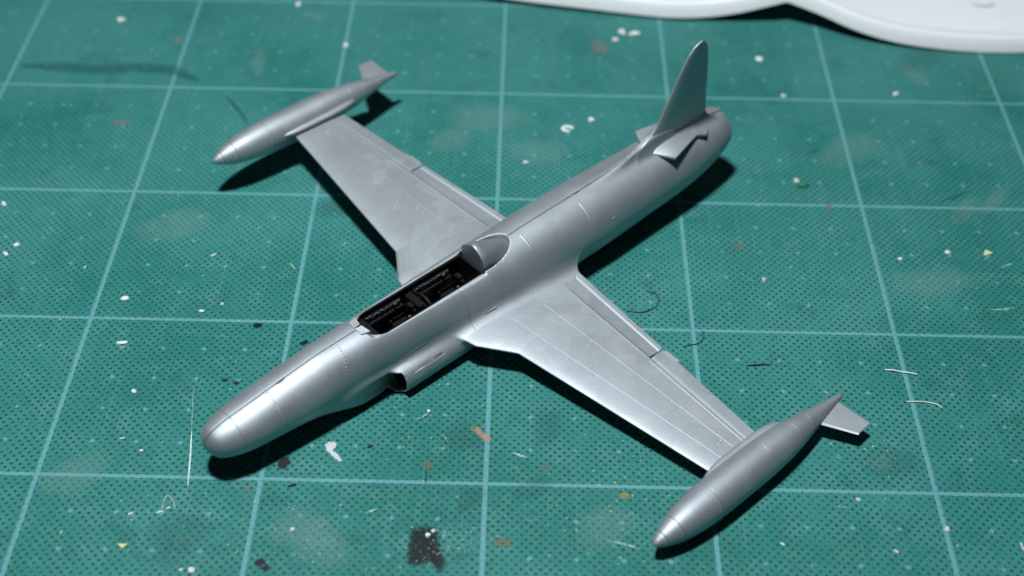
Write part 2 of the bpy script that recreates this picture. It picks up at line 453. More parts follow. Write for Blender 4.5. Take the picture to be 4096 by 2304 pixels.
def fus_sdf(x, y, z):
    """y >= 0"""
    zc, a, bt, bb = (sta(x, k) for k in (1, 2, 3, 4))
    b = np.where(z > zc, bt, bb)
    p = np.interp(x, (-34, -12, 15, 27, 40), (2.0, 2.2, 2.32, 2.32, 2.0))
    f = ((np.abs(y / a)**p + np.abs((z - zc) / b)**p)**(1 / p) - 1) * np.minimum(a, b)
    f = np.maximum(f, np.abs(x + 17.0) - 84.0)
    # intake cheeks
    cy = np.interp(x, (-46, -38, -25, 0, 19, 27, 36, 44), (1.5, 4.2, 6.6, 8.0, 8.3, 7.0, 4.6, 2.0))
    ca = np.interp(x, (-46, -38, -25, 0, 19, 30, 44), (1.5, 3.4, 3.9, 3.7, 3.6, 3.1, 1.2))
    cb = np.interp(x, (-46, -38, -25, 0, 19, 30, 44), (1.5, 3.0, 3.6, 3.75, 3.75, 3.2, 1.2))
    ch = ell(y, z, cy, np.interp(x, (-46, -20, 19, 44), (0.0, -3.05, -3.05, -1.6)), ca, cb)
    ch = np.maximum(ch, np.maximum(x - 44, -46 - x))
    f = smin(f, ch, np.interp(x, (-30, 0, 14, 20, 34), (3.2, 2.8, 2.1, 1.6, 2.6)))
    # wing root with fillet
    L, T = le_x(y), te_x(y); u = (L - x) / (L - T)
    t = thick(y) * aero(u)
    mid = thick(y) * 0.06 * aero(u)
    wg = np.abs(z - mid) - t * 0.5 + 0.02
    wg = np.maximum(wg, np.maximum(x - L, T - x))
    wg = smax(wg, y - 15.6, 0.6)
    f = smin(f, wg, np.interp(x, (-36, -20, 0), (4.4, 3.4, 1.8)))
    # dorsal ridge and fin root
    ul = (fin_le(z) - x) / np.maximum(fin_le(z) - fin_te(z), 1)
    fw = y - (fin_half(z) - 0.14) * np.clip(aero(ul) * 2, 0, 1)
    fw = np.maximum(fw, np.maximum(x - fin_le(z), fin_te(z) - x)); fw = smax(fw, z - 16.5, 1.0)
    f = smin(f, fw, 3.0)
    zr = np.interp(x, (-80, -75, -72, -69, -64, -58, -52, -46, -40), (15.5, 15.8, 15.6, 14.8, 13.4, 12.2, 11.2, 9.9, 7.5))
    rg = np.maximum(np.sqrt(y**2 + np.maximum(z - zr, 0)**2) - 0.6, x + 40)
    rg = np.maximum(rg, -80 - x)
    f = smin(f, rg, 2.4)
    # intake mouth and forward trough
    yin = np.interp(x, (6, 19.5, 27, 36), (5.3, 5.4, 6.5, 9.2))
    yo = np.where(x > 19.6, 30.0, 11.25)
    dc, dw = (yin + yo) / 2, (yo - yin) / 2
    rr = 2.4
    qx = np.maximum(np.abs(y - dc) - (dw - np.minimum(rr, dw * 0.95)), 0); zc2 = np.interp(x, (19.6, 26, 38), (-3.05, -2.7, -2.0)); hz = np.interp(x, (19.6, 26, 38), (3.15, 2.75, 1.9)); rr = np.minimum(rr, hz * 0.8)
    qz = np.maximum(np.abs(z - zc2) - (hz - rr), 0)
    duct = np.sqrt(qx**2 + qz**2) + np.minimum(np.maximum(np.abs(y - dc) - dw + rr, np.abs(z - zc2) - hz + rr), 0) - rr
    duct = np.maximum(duct, np.abs(x - 23.0) - 15.5)
    f = smax(f, -duct, np.interp(x, (19.7, 22, 30), (0.22, 1.5, 2.2)))
    # cockpit: cut at sill height, hollow below, U-shaped notch behind
    hw = 4.62 * np.sqrt(np.clip(1 - np.maximum((x - 18.5) / 5.0, 0)**2, 0, 1))
    plan = np.maximum(y - hw, np.maximum(x - 23.6, -10.5 - x))
    sill = np.interp(x, (-16, -6, 10, 24), (10.0, 9.75, 9.65, 9.8))
    cut = np.maximum(np.maximum(y - hw - 1.2, np.maximum(x - 23.9, -10.5 - x)), sill - z)
    f = smax(f, -cut, 0.35)
    cav = np.maximum(plan + 0.25, 0.0 - z)
    f = smax(f, -cav, 0.3)
    hw2 = 4.6 * np.sqrt(np.clip(1 - np.maximum((-13.0 - x) / 8.8, 0)**2, 0, 1))
    notch = np.maximum(np.maximum(y - hw2, x + 10.0), np.maximum(-21.9 - x, 6.0 - z))
    f = smax(f, -notch, 0.18)
    # tail pipe
    pipe = np.maximum(np.sqrt(y**2 + (z - 6.05)**2) - 4.5, x + 92)
    f = np.maximum(f, -pipe)
    return f

HG = 0.25
gx = np.arange(-102.2, 68.2, HG); gy = np.arange(0, 17.2, HG); gz = np.arange(-9.6, 19.4, HG)
FU = np.empty((len(gx), len(gy), len(gz)), np.float32)
for i0 in range(0, len(gx), 64):
    s = slice(i0, i0 + 64)
    FU[s] = fus_sdf(gx[s, None, None], gy[None, :, None], gz[None, None, :])
FUf = np.concatenate([FU[:, :0:-1, :], FU], axis=1)
fv, fq = surface_nets(FUf.astype(np.float64), (gx[0], -gy[-1], gz[0]), HG)
fus_o = mesh('fuselage', fv, fq, M_FUS, plane, True, ZB)

def port_y(x, z):
    """port side surface of the fuselage at (x, z)"""
    i = int(round((x - gx[0]) / HG)); k = int(round((z - gz[0]) / HG))
    col = FU[i, :, k]; j = len(col) - 1
    while j > 0 and col[j] > 0: j -= 1
    f0, f1 = col[j], col[min(j + 1, len(col) - 1)]
    return gy[j] + HG * (f0 / (f0 - f1) if f0 != f1 else 0)

# ---------------------------------------------------------------- wings
HINGE = lambda y: np.interp(np.abs(y), (14.5, 44.6, 76.4), (-29.2, -27.7, -25.9))
def solid_from_rows(T, B):
    """T, B: rows (span) x cols (chord) arrays of top and bottom points; closed solid"""
    n, m = T.shape[:2]
    V = np.concatenate([T.reshape(-1, 3), B.reshape(-1, 3)]); o = n * m
    F = []
    for i in range(n - 1):
        for j in range(m - 1):
            a = i * m + j
            F.append((a, a + 1, a + m + 1, a + m)); F.append((o + a, o + a + m, o + a + m + 1, o + a + 1))
    for i in range(n - 1):
        a = i * m; F.append((a, a + m, o + a + m, o + a)); a = i * m + m - 1; F.append((a, o + a, o + a + m, a + m))
    for j in range(m - 1):
        a = j; F.append((a, o + a, o + a + 1, a + 1)); a = (n - 1) * m + j; F.append((a, a + 1, o + a + 1, o + a))
    return V, F

def wing_piece(name, sgn, ys, xa, xb, m, parent, mod=None, mat=None, cos=False):
    T = np.zeros((len(ys), m, 3)); B = np.zeros((len(ys), m, 3))
    for i, y in enumerate(ys):
        u = np.linspace(0, 1, m)
        if cos: u = 1 - np.cos(u * math.pi / 2)
        x = xa(y) + (xb(y) - xa(y)) * u
        zt, zb = wing_top(x, y), wing_bot(x, y)
        if mod: zt, zb = mod(x, y, u, zt, zb)
        T[i] = np.stack([x, np.full(m, y) * sgn, zt], 1); B[i] = np.stack([x, np.full(m, y) * sgn, zb], 1)
    V, F = solid_from_rows(T, B)
    o = mesh(name, V, F, mat or M_WING, parent, True, ZB); fix_normals(o); auto_smooth(o, 28)
    return o

def strip(path, w, hgt, surf):
    """raised bead following a surface; path of (x, y)"""
    P = [np.array(p, float) for p in path]; V = []; F = []
    for i, p in enumerate(P):
        d = P[min(i + 1, len(P) - 1)] - P[max(i - 1, 0)]; d /= np.linalg.norm(d); nn = np.array([-d[1], d[0]])
        for s, hh in ((-w / 2, -0.05), (-w / 4, hgt), (w / 4, hgt), (w / 2, -0.05)):
            q = p + nn * s; V.append((q[0], q[1], surf(q[0], q[1]) + hh))
    for i in range(len(P) - 1):
        for j in range(3):
            a = i * 4 + j; F.append((a, a + 1, a + 5, a + 4))
    return V, F

def seg(p0, p1, n=24):
    return [(p0[0] + (p1[0] - p0[0]) * t, p0[1] + (p1[1] - p0[1]) * t) for t in np.linspace(0, 1, n)]

for sgn, side in ((1, 'port'), (-1, 'starboard')):
    ysw = np.unique(np.concatenate([np.linspace(11.0, 78.6, 46), [14.6, 23.0]]))
    w = wing_piece('wing', sgn, ysw, lambda y: le_x(y), lambda y: HINGE(y) , 30, plane, cos=True)
    # flap: hollowed step then flat trailing strip
    def flap_mod(x, y, u, zt, zb):
        dip = np.interp(u, (0, 0.04, 0.45, 0.70, 0.735, 1.0), (0.05, 0.06, 0.42, 0.78, 0.20, 0.03))
        return zt - dip * np.minimum(zt - zb, 1.2) / 1.2 + 0.10, zb
    wing_piece('flap', sgn, np.linspace(12.5, 44.3, 22), lambda y: HINGE(y) - 0.12, lambda y: te_x(y), 26, w, flap_mod)
    def ail_mod(x, y, u, zt, zb):
        return zt - np.interp(u, (0, 0.06, 0.14), (0.10, 0.10, 0.0)), zb
    ail = wing_piece('aileron', sgn, np.linspace(44.75, 76.0, 20), lambda y: HINGE(y) - 0.16, lambda y: te_x(y), 12, w, ail_mod)
    boxes('trim_tab', [(te_x(47.6) + 0.3, sgn * 47.5, 0.0, 1.5, 4.6, 0.5)], M_WING, ail, 0.12, ZB)
    # raised panel lines
    V = []; F = []
    for p0, p1, ww, hh in (((-11.4, 14.3), (-18.0, 75.6), 0.32, 0.045), ((-20.6, 15.4), (-22.4, 75.2), 0.30, 0.042),
                           ((-12.4, 22.9), (-6.4, 23.0), 0.28, 0.03), ((-21.4, 59.5), (-17.3, 59.4), 0.26, 0.03),
                           ((-27.0, 45.2), (-25.4, 75.8), 0.40, 0.055), ((-28.5, 15.6), (-27.3, 44.0), 0.26, 0.02),
                           ((-2.6, 16.0), (-6.9, 23.0), 0.28, 0.03)):
        v, f = strip([(a, b * sgn) for a, b in seg(p0, p1)], ww, hh, lambda x, y: wing_top(x, y))
        o = len(V); V += v; F += [tuple(o + q for q in ff) for ff in f]
    pl = mesh('panel_line', V, F, M_LINE, w, True, ZB)
    # small filler caps
    for cx, cy, r in ((-20.0, 32.0, 0.55), (-15.1, 35.6, 0.5), (-21.0, 72.3, 0.6)):
        v, f = strip([(cx + r * math.cos(t), cy * sgn + r * math.sin(t)) for t in np.linspace(0, 2 * math.pi, 20)], 0.26, 0.06, lambda x, y: wing_top(x, y))
        mesh('filler_cap', v, f, M_WING, w, True, ZB)

# ---------------------------------------------------------------- tip tanks
TP = np.array([(10.4, 0.0), (10.25, 0.45), (9.6, 1.05), (8.2, 1.8), (6.0, 2.7), (3.5, 3.4), (0.0, 4.05), (-5, 4.5), (-10, 4.65), (-17, 4.65),
               (-25, 4.55), (-31, 4.2), (-36, 3.55), (-41, 2.65), (-45, 1.9), (-48.5, 1.3), (-51, 0.95), (-53.2, 0.6), (-53.6, 0.0)])
for sgn, side in ((1, 'port'), (-1, 'starboard')):
    YT = 81.7 * sgn; ZT = lambda x: 0.55 + (x - 10) * 0.0065
    # densify profile
    s = np.linspace(0, len(TP) - 1, 120); px = np.interp(s, range(len(TP)), TP[:, 0]); pr = np.interp(s, range(len(TP)), TP[:, 1])
    for _ in range(6):
        pr[1:-1] = (pr[:-2] + 2 * pr[1:-1] + pr[2:]) / 4; px[1:-1] = (px[:-2] + 2 * px[1:-1] + px[2:]) / 4
    NS = 48; V = []; F = []
    for i in range(len(px)):
        for j in range(NS):
            a = 2 * math.pi * j / NS; V.append((px[i], YT + pr[i] * math.cos(a), ZT(px[i]) + pr[i] * math.sin(a)))
    for i in range(len(px) - 1):
        for j in range(NS): F.append((i * NS + j, i * NS + (j + 1) % NS, (i + 1) * NS + (j + 1) % NS, (i + 1) * NS + j))
    tk = mesh('tip_tank', V, F, M_TANK, plane, True, ZB); fix_normals(tk)
    # fairing joining the wing tip
    xs = np.linspace(-9.6, -34.6, 30); Tt = np.zeros((30, 5, 3)); Bb = np.zeros((30, 5, 3))
    for i, x in enumerate(xs):
        e = max(0.0, 1 - ((x + 22.1) / 12.6)**4); hgt = 0.35 + 1.25 * e**0.5
        for j, yy in enumerate((79.6, 77.6, 76.6, 76.2, 76.05)):
            k = (1, 1, 0.92, 0.7, 0.25)[j]
            Tt[i, j] = (x, yy * sgn + (1 - e) * 1.4 * sgn, 1.45 + hgt * 0.5 * k); Bb[i, j] = (x, yy * sgn + (1 - e) * 1.4 * sgn, 1.45 - hgt * 0.12 * k)
    V, F = solid_from_rows(Tt, Bb); fr = mesh('fairing', V, F, M_TANK, tk, True, ZB); fix_normals(fr); auto_smooth(fr, 50)
    # outboard tail fin
    pl4 = [(-42.7, 83.0), (-47.3, 91.5), (-51.5, 91.3), (-51.0, 82.2)]
    V = []; 
    for zz, sh in ((0.28, 0.0), (-0.28, 0.0)):
        V += [(a, b * sgn, zz * (1.0 if b < 85 else 0.7) - 0.1) for a, b in pl4]
    V += [(pl4[0][0] + 0.55, pl4[0][1] * sgn - 0.1 * sgn, -0.1), (pl4[1][0] + 0.45, (pl4[1][1] + 0.1) * sgn, -0.1)]
    F = [(0, 1, 2, 3), (4, 7, 6, 5), (0, 3, 7, 4), (3, 2, 6, 7), (2, 1, 5, 6), (0, 8, 9, 1), (4, 5, 9, 8), (0, 4, 8), (1, 9, 5)]
    tf = mesh('tank_fin', V, F, M_SIL, tk, False, ZB); fix_normals(tf)
    # filler boss
    bm = bmesh.new(); bmesh.ops.create_uvsphere(bm, u_segments=12, v_segments=8, radius=0.55 * MM)
    for v in bm.verts: v.co = Vector((v.co.x - 1.0 * MM, v.co.y + (YT - sgn * 3.05) * MM, v.co.z * 0.7 + (2.35 + ZB) * MM))
    me = bpy.data.meshes.new('filler_boss'); bm.to_mesh(me); bm.free(); link('filler_boss', me, M_SIL, tk)

# ---------------------------------------------------------------- vertical fin
zs = np.concatenate([np.linspace(11.5, 36, 26), np.linspace(36.6, 39.55, 12)]); m = 22
Tt = np.zeros((len(zs), m, 3)); Bb = np.zeros((len(zs), m, 3))
for i, zz in enumerate(zs):
    u = (1 - np.cos(np.linspace(0, math.pi, m))) / 2
    x = fin_le(zz) + (fin_te(zz) - fin_le(zz)) * u
    th = fin_half(zz) * np.clip(aero(u) * 2, 0, 1) + 0.03
    Tt[i] = np.stack([x, th, np.full(m, zz)], 1); Bb[i] = np.stack([x, -th, np.full(m, zz)], 1)
V, F = solid_from_rows(Tt, Bb)
fin = mesh('vertical_fin', V, F, M_SIL, plane, True, ZB); fix_normals(fin); auto_smooth(fin, 60)

# ---------------------------------------------------------------- stumps where the tailplanes will be glued
for sgn in (1, -1):
    inner = [(-70.5, 0.6, 12.9), (-73.5, 0.6, 13.7), (-78, 0.6, 14.2), (-82, 0.6, 14.2), (-85.8, 0.6, 13.9), (-87.2, 0.6, 13.7), (-88.6, 0.6, 13.4), (-90.2, 0.6, 13.1), (-95.5, 0.4, 12.0)]
    outer = [(-72.3, 2.6, 12.5), (-74.8, 7.3, 12.7), (-78.6, 6.4, 12.85), (-82.4, 5.4, 12.85), (-85.9, 4.5, 12.7), (-86.6, 4.4, 12.6), (-88.9, 5.7, 12.3), (-90.6, 4.6, 12.1), (-95.5, 1.0, 11.6)]
    n = 9; mm = 7; Tt = np.zeros((n, mm, 3)); Bb = np.zeros((n, mm, 3))
    for i in range(n):
        a, b = np.array(inner[i]), np.array(outer[i])
        for j, t in enumerate(np.linspace(0, 1, mm)):
            p = a + (b - a) * t; p[2] = b[2] + (a[2] - b[2]) * (1 - t)**2.2
            thk = 0.62
            Tt[i, j] = (p[0], p[1] * sgn, p[2]); Bb[i, j] = (p[0], p[1] * sgn, p[2] - thk)
    V, F = solid_from_rows(Tt, Bb); so = mesh('tailplane_stump', V, F, M_SIL, plane, True, ZB); fix_normals(so); auto_smooth(so, 40)

# small dorsal tail cone fairing above the pipe
V = []; F = []
for i, x in enumerate(np.linspace(-91, -101.6, 12)):
    r = np.interp(x, (-101.6, -101, -97, -91), (0.2, 0.75, 0.95, 0.8)); zc = np.interp(x, (-101.6, -91), (11.25, 12.3))
    for j in range(16):
        a = 2 * math.pi * j / 16; V.append((x, r * math.cos(a), zc + r * math.sin(a)))
F = [(i * 16 + j, i * 16 + (j + 1) % 16, (i + 1) * 16 + (j + 1) % 16, (i + 1) * 16 + j) for i in range(11) for j in range(16)] + [tuple(range(176, 192))]
o = mesh('tail_cone', V, F, M_SIL, fus_o, True, ZB); fix_normals(o)
# dark tail pipe lining and intake ducts
V = []; F = []
for i, (x, r) in enumerate(((-100.5, 4.42), (-92.4, 4.3), (-92.3, 0.05))):
    for j in range(32):
        a = 2 * math.pi * j / 32; V.append((x, r * math.cos(a), 6.05 + r * math.sin(a)))
F = [(i * 32 + j, i * 32 + (j + 1) % 32, (i + 1) * 32 + (j + 1) % 32, (i + 1) * 32 + j) for i in range(2) for j in range(32)]
mesh('tail_pipe', V, F, M_BLACK, fus_o, True, ZB)
for sgn in (1, -1):
    V = []; F = []
    for i, (x, s) in enumerate(((18.7, 0.985), (13, 0.97), (8.2, 0.94), (8.1, 0.02))):
        for j in range(28):
            a = 2 * math.pi * j / 28; c, s_ = math.cos(a), math.sin(a)
            V.append((x, sgn * (8.3 + 3.0 * s * np.sign(c) * abs(c)**0.75), -3.05 + 3.15 * s * np.sign(s_) * abs(s_)**0.75))
    F = [(i * 28 + j, i * 28 + (j + 1) % 28, (i + 1) * 28 + (j + 1) % 28, (i + 1) * 28 + j) for i in range(3) for j in range(28)]
    mesh('intake_duct', V, F, M_BLACK, fus_o, True, ZB)

# ---------------------------------------------------------------- side details on the fuselage
def side_strip(name, pts, w, hgt, mat, parent, sgn=1):
    V = []; F = []
    for x, z in pts:
        for dz, hh in ((-w / 2, -0.08), (-w / 4, hgt), (w / 4, hgt), (w / 2, -0.08)):
            V.append((x, sgn * (port_y(x, z + dz) + hh), z + dz))
    for i in range(len(pts) - 1):
        for j in range(3): a = i * 4 + j; F.append((a, a + 1, a + 5, a + 4))
    o = mesh(name, V, F, mat, parent, True, ZB); fix_normals(o); return o
for sgn in (1, -1):
    for p0, p1 in (((17.1, 2.3), (10.0, 2.75)), ((-6.4, 1.95), (-12.2, 2.2))):
        side_strip('moulding_line', seg(p0, p1, 14), 0.34, 0.07, M_SIL, fus_o, sgn)
    for i in range(7):
        x = 16.4 - i * 0.52
        boxes('vent_louvre', [(x, sgn * (port_y(x, 0.8) + 0.0), 0.8, 0.3, 0.22, 0.55)], M_SIL, fus_o, 0.06, ZB)
    yy = port_y(-50.9, 6.8)
    boxes('vent_scoop', [(-50.9, sgn * (yy - 0.05), 6.8, 1.5, 0.45, 0.6)], M_SIL, fus_o, 0.2, ZB)

# ---------------------------------------------------------------- cockpit
tub = boxes('cockpit_tub', [(6.4, 0, -0.3, 33.4, 8.2, 0.6), (6.4, 4.02, 4.6, 33.2, 0.22, 9.6), (6.4, -4.02, 4.6, 33.2, 0.22, 9.6),
                            (-10.0, 0, 4.8, 0.5, 8.0, 10.0), (22.4, 0, 4.2, 0.5, 4.6, 8.6)], M_BLACK, plane, 0.05, ZB)
for sgn in (1, -1):
    for bay, (x0, x1) in enumerate(((20.0, 8.6), (5.4, -6.4))):
        cs = boxes('side_console', [((x0 + x1) / 2, sgn * 3.25, 5.6, x0 - x1, 1.3, 1.0), ((x0 + x1) / 2, sgn * 3.72, 7.3, (x0 - x1) * 0.96, 0.4, 1.2)], M_BLACKG, tub, 0.1, ZB)
        x = x0 - 0.6; bl = []
        while x > x1 + 0.6:
            ww = random.uniform(0.2, 0.5)
            bl.append((x - ww / 2, sgn * (3.5 - random.uniform(0, 0.2)), 7.1 + random.uniform(-0.15, 0.15), ww, random.uniform(0.3, 0.6), random.choice((0.8, 1.2, 1.5, 1.6, 1.7))))
            x -= ww + random.uniform(0.04, 0.14)
        boxes('switch_row', bl, M_GREY, cs, 0.05, ZB)
        lv = boxes('throttle_lever', [(x1 + 2.6, sgn * 2.75, 6.9, 0.35, 0.3, 1.9), (x1 + 2.6, sgn * 2.7, 7.9, 0.7, 0.6, 0.55)], M_GREY, cs, 0.1, ZB)
for x0 in (9.4, -5.6):
    st = boxes('seat', [(x0 + 1.6, 0, 2.4, 4.2, 4.0, 1.4), (x0 - 0.9, 0, 4.6, 1.0, 3.6, 5.6), (x0 + 1.4, 2.0, 3.6, 3.8, 0.4, 1.6), (x0 + 1.4, -2.0, 3.6, 3.8, 0.4, 1.6)], M_BLACK, tub, 0.2, ZB)
    boxes('headrest', [(x0 - 0.7, 0, 7.7, 1.1, 2.0, 1.4)], M_BLACKG, st, 0.25, ZB)
    for s in (1, -1): boxes('seat_belt', [(x0 - 0.35, s * 0.8, 5.0, 0.15, 0.45, 4.0)], M_BLACKG, st, 0.04, ZB)
    boxes('control_stick', [(x0 + 5.4, 0, 3.4, 0.45, 0.45, 5.2), (x0 + 5.4, 0, 6.2, 0.7, 0.6, 1.0)], M_BLACKG, tub, 0.12, ZB)
for x0, top in ((20.9, 9.3), (6.5, 9.0)):
    ip = boxes('instrument_panel', [(x0, 0, top - 2.0, 0.7, 6.6, 3.6), (x0 + 0.9, 0, top - 0.2, 1.8, 5.6, 0.5)], M_BLACK, tub, 0.2, ZB)
    for yy in (-2.2, -0.8, 0.8, 2.2):
        for zz in (-1.4, -2.7):
            boxes('dial', [(x0 - 0.38, yy, top + zz, 0.12, 0.85, 0.85)], M_GREY, ip, 0.05, ZB)
# frame between the two seats
V = []; F = []
for i, a in enumerate(np.linspace(math.radians(12), math.radians(168), 16)):
    for dx, rr in ((0.3, 3.85), (0.3, 3.2), (-0.3, 3.2), (-0.3, 3.85)): V.append((4.6 + dx, rr * math.cos(a), 5.2 + rr * 0.8 * math.sin(a)))
for i in range(15):
    for j in range(4): a = i * 4; F.append((a + j, a + (j + 1) % 4, a + 4 + (j + 1) % 4, a + 4 + j))
o = mesh('cockpit_arch', V, F, M_BLACKG, tub, False, ZB); fix_normals(o)
# windscreen foot tabs
for sgn in (1, -1):
    q = [(25.0, 0.25 * sgn - 0.2, 11.0), (23.3, 0.25 * sgn - 0.2, 11.15), (22.8, 2.9 * sgn - 0.2, 11.0), (24.9, 2.3 * sgn - 0.2, 10.9)]
    V = q + [(a, b, c - 0.9) for a, b, c in q]
    F = [(0, 1, 2, 3), (4, 7, 6, 5), (0, 4, 5, 1), (1, 5, 6, 2), (2, 6, 7, 3), (3, 7, 4, 0)]
    o = mesh('windscreen_foot', V, F, M_SIL, fus_o, False, ZB); fix_normals(o)
# rear deck hump with its round bulkhead
V = []; F = []; NS = 28
prof = ((-10.7, 10.9, 4.0), (-11.0, 10.9, 4.15), (-12.0, 10.8, 4.15), (-13.5, 10.3, 4.0), (-15, 9.7, 3.9), (-17, 9.1, 3.65), (-20, 8.0, 3.4), (-22.4, 6.8, 3.0))
for x, zc, r in prof:
    for j in range(NS + 1):
        a = math.radians(-40) + math.radians(260) * j / NS; r2 = r * (1 + 0.035 * math.sin(5 * a + 0.6 * x) + 0.03 * math.cos(4 * a + 1)); V.append((x, r2 * math.cos(a), zc + r2 * math.sin(a)))
W = NS + 1
for i in range(len(prof) - 1):
    for j in range(NS): F.append((i * W + j, i * W + j + 1, (i + 1) * W + j + 1, (i + 1) * W + j))
F.append(tuple(range(NS, -1, -1)))
o = mesh('rear_deck', V, F, M_DECK, fus_o, True, ZB); fix_normals(o); auto_smooth(o, 50)
# ------------------------------------------------------------------ white tray at the back
def build_tray():
    E = np.array([(-45, 138, 8.0), (-34, 133.5, 6.5), (-20, 129.6, 3.6), (2.2, 125.3, 2.0), (26.7, 121.6, 1.5), (50.9, 117.9, 1.0), (58.5, 117.6, 1.1), (65.5, 117.6, 1.6),
                  (74.8, 117.1, 3.5), (82.4, 116.8, 6.0), (87.5, 116.9, 7.6), (90.1, 117.1, 8.2), (93, 116.2, 7.7), (101.9, 112.6, 6.0), (109.4, 108.6, 4.0),
                  (121.1, 105.1, 2.0), (132.9, 103.2, 1.0), (148.4, 101.9, 0.5), (163.8, 102.0, 0.5), (180, 104.2, 1.2), (198, 109, 4.0), (210, 114, 7.0), (216, 117, 8.2)])
    d = np.concatenate([[0], np.cumsum(np.linalg.norm(np.diff(E, axis=0), axis=1))])
    s = np.linspace(0, d[-1], 240); P = np.stack([np.interp(s, d, E[:, k]) for k in range(3)], 1)
    icusp = int(np.argmin(np.abs(P[:, 0] - 90.1)))
    for _ in range(30):
        Q = P.copy(); Q[1:-1] = (P[:-2] + 2 * P[1:-1] + P[2:]) / 4
        Q[icusp - 1:icusp + 2] = P[icusp - 1:icusp + 2]; P = Q
    # profile: distance inward, rise above the edge
    pr = [(0, 0), (0.25, 0.9), (0.9, 2.4), (1.7, 3.9), (2.4, 4.55), (3.2, 4.65), (3.9, 4.2), (4.4, 3.75), (5.2, 3.7), (6.5, 4.0), (9, 4.5), (14, 5.0), (22, 5.3), (40, 5.5), (70, 5.5), (95, 5.5)]
    T = np.zeros((len(P), len(pr), 3)); B = np.zeros_like(T)
    for j, (dd, rz) in enumerate(pr):
        blend = min(1, max(0, (dd - 3) / 20.0))
        z = P[:, 2] + rz; z = z * (1 - blend) + (6.6 + 1.0 * blend) * blend
        zt = z
        wob = 0.10 * np.sin(P[:, 0] * 0.21 + dd) 
        T[:, j] = np.stack([P[:, 0] * (1 - blend * 0.0), P[:, 1] * (1 - blend) + (P[:, 1] * 0.25 + 117 * 0.75) * blend + dd, zt + wob * blend], 1)
        B[:, j] = T[:, j] - np.array([0, -0.55 if dd < 3 else 0, 0.75 if j else 0.25])
    V, F = solid_from_rows(T, B)
    o = mesh('paint_tray', V, F, M_TRAY, None, True); fix_normals(o); auto_smooth(o, 50)
    tag(o, 'white plastic tray with scalloped wavy rim lying behind the airplane', 'tray')
    # moulding dimple and dried paint in the left well
    V = []; F = []
    for i, (r, hh) in enumerate(((0.05, -0.05), (1.2, 0.0), (1.9, 0.25), (2.6, 0.02))):
        for j in range(24): a = 2 * math.pi * j / 24; V.append((153.8 + r * 1.5 * math.cos(a), 122.0 + r * math.sin(a), 6.75 + hh))
    F = [(i * 24 + j, i * 24 + (j + 1) % 24, (i + 1) * 24 + (j + 1) % 24, (i + 1) * 24 + j) for i in range(3) for j in range(24)]
    mesh('moulding_mark', V, F, M_TRAY, o, True)
    return o, T
TRAY, TT = build_tray()

# ------------------------------------------------------------------ pixel -> point on the mat (mm); only used to read positions off the photograph
def ground(px, py, h=0.0):
    d = np.array(F_) + (px - 2048) / 5541.98 * np.array(R_) - (py - 1152) / 5541.98 * np.array(U_)
    t = (h - CAM_POS[2]) / d[2]; p = np.array(CAM_POS) + d * t
    return p[0], p[1]

LAYER = [0.015]
def film(name, outline, mat, label=None, parent=MAT, rag=0.12, n=40):
    """thin irregular paint film: outline polygon in mm, edge attribute fades towards the rim"""
    O = np.array(outline, float); d = np.concatenate([[0], np.cumsum(np.linalg.norm(np.diff(np.vstack([O, O[:1]]), axis=0), axis=1))])
    s = np.linspace(0, d[-1], n, endpoint=False); C = np.vstack([O, O[:1]])
    P = np.stack([np.interp(s, d, C[:, k]) for k in range(2)], 1); c = P.mean(0)
    LAYER[0] += 0.0015; z = LAYER[0]
    V = [(c[0], c[1], z)]; E = [1.0]; F = []
    ph = rng.uniform(0, 6.28, 4)
    for r, e in ((0.45, 0.95), (0.75, 0.7), (0.92, 0.4), (1.06, 0.0)):
        for i in range(n):
            k = 1 + rag * (math.sin(3 * 6.283 * i / n + ph[0]) * 0.5 + math.sin(7 * 6.283 * i / n + ph[1]) * 0.35 + math.sin(13 * 6.283 * i / n + ph[2]) * 0.25) * (r > 0.7)
            q = c + (P[i] - c) * r * k; V.append((q[0], q[1], z)); E.append(e)
    for i in range(n): F.append((0, 1 + i, 1 + (i + 1) % n))
    for k in range(3):
        for i in range(n): a = 1 + k * n; F.append((a + i, a + n + i, a + n + (i + 1) % n, a + (i + 1) % n))
    o = mesh(name, V, F, mat, parent, False)
    at = o.data.attributes.new('edge', 'FLOAT', 'POINT'); at.data.foreach_set('value', E)
    if label: o['label'] = label
    return o

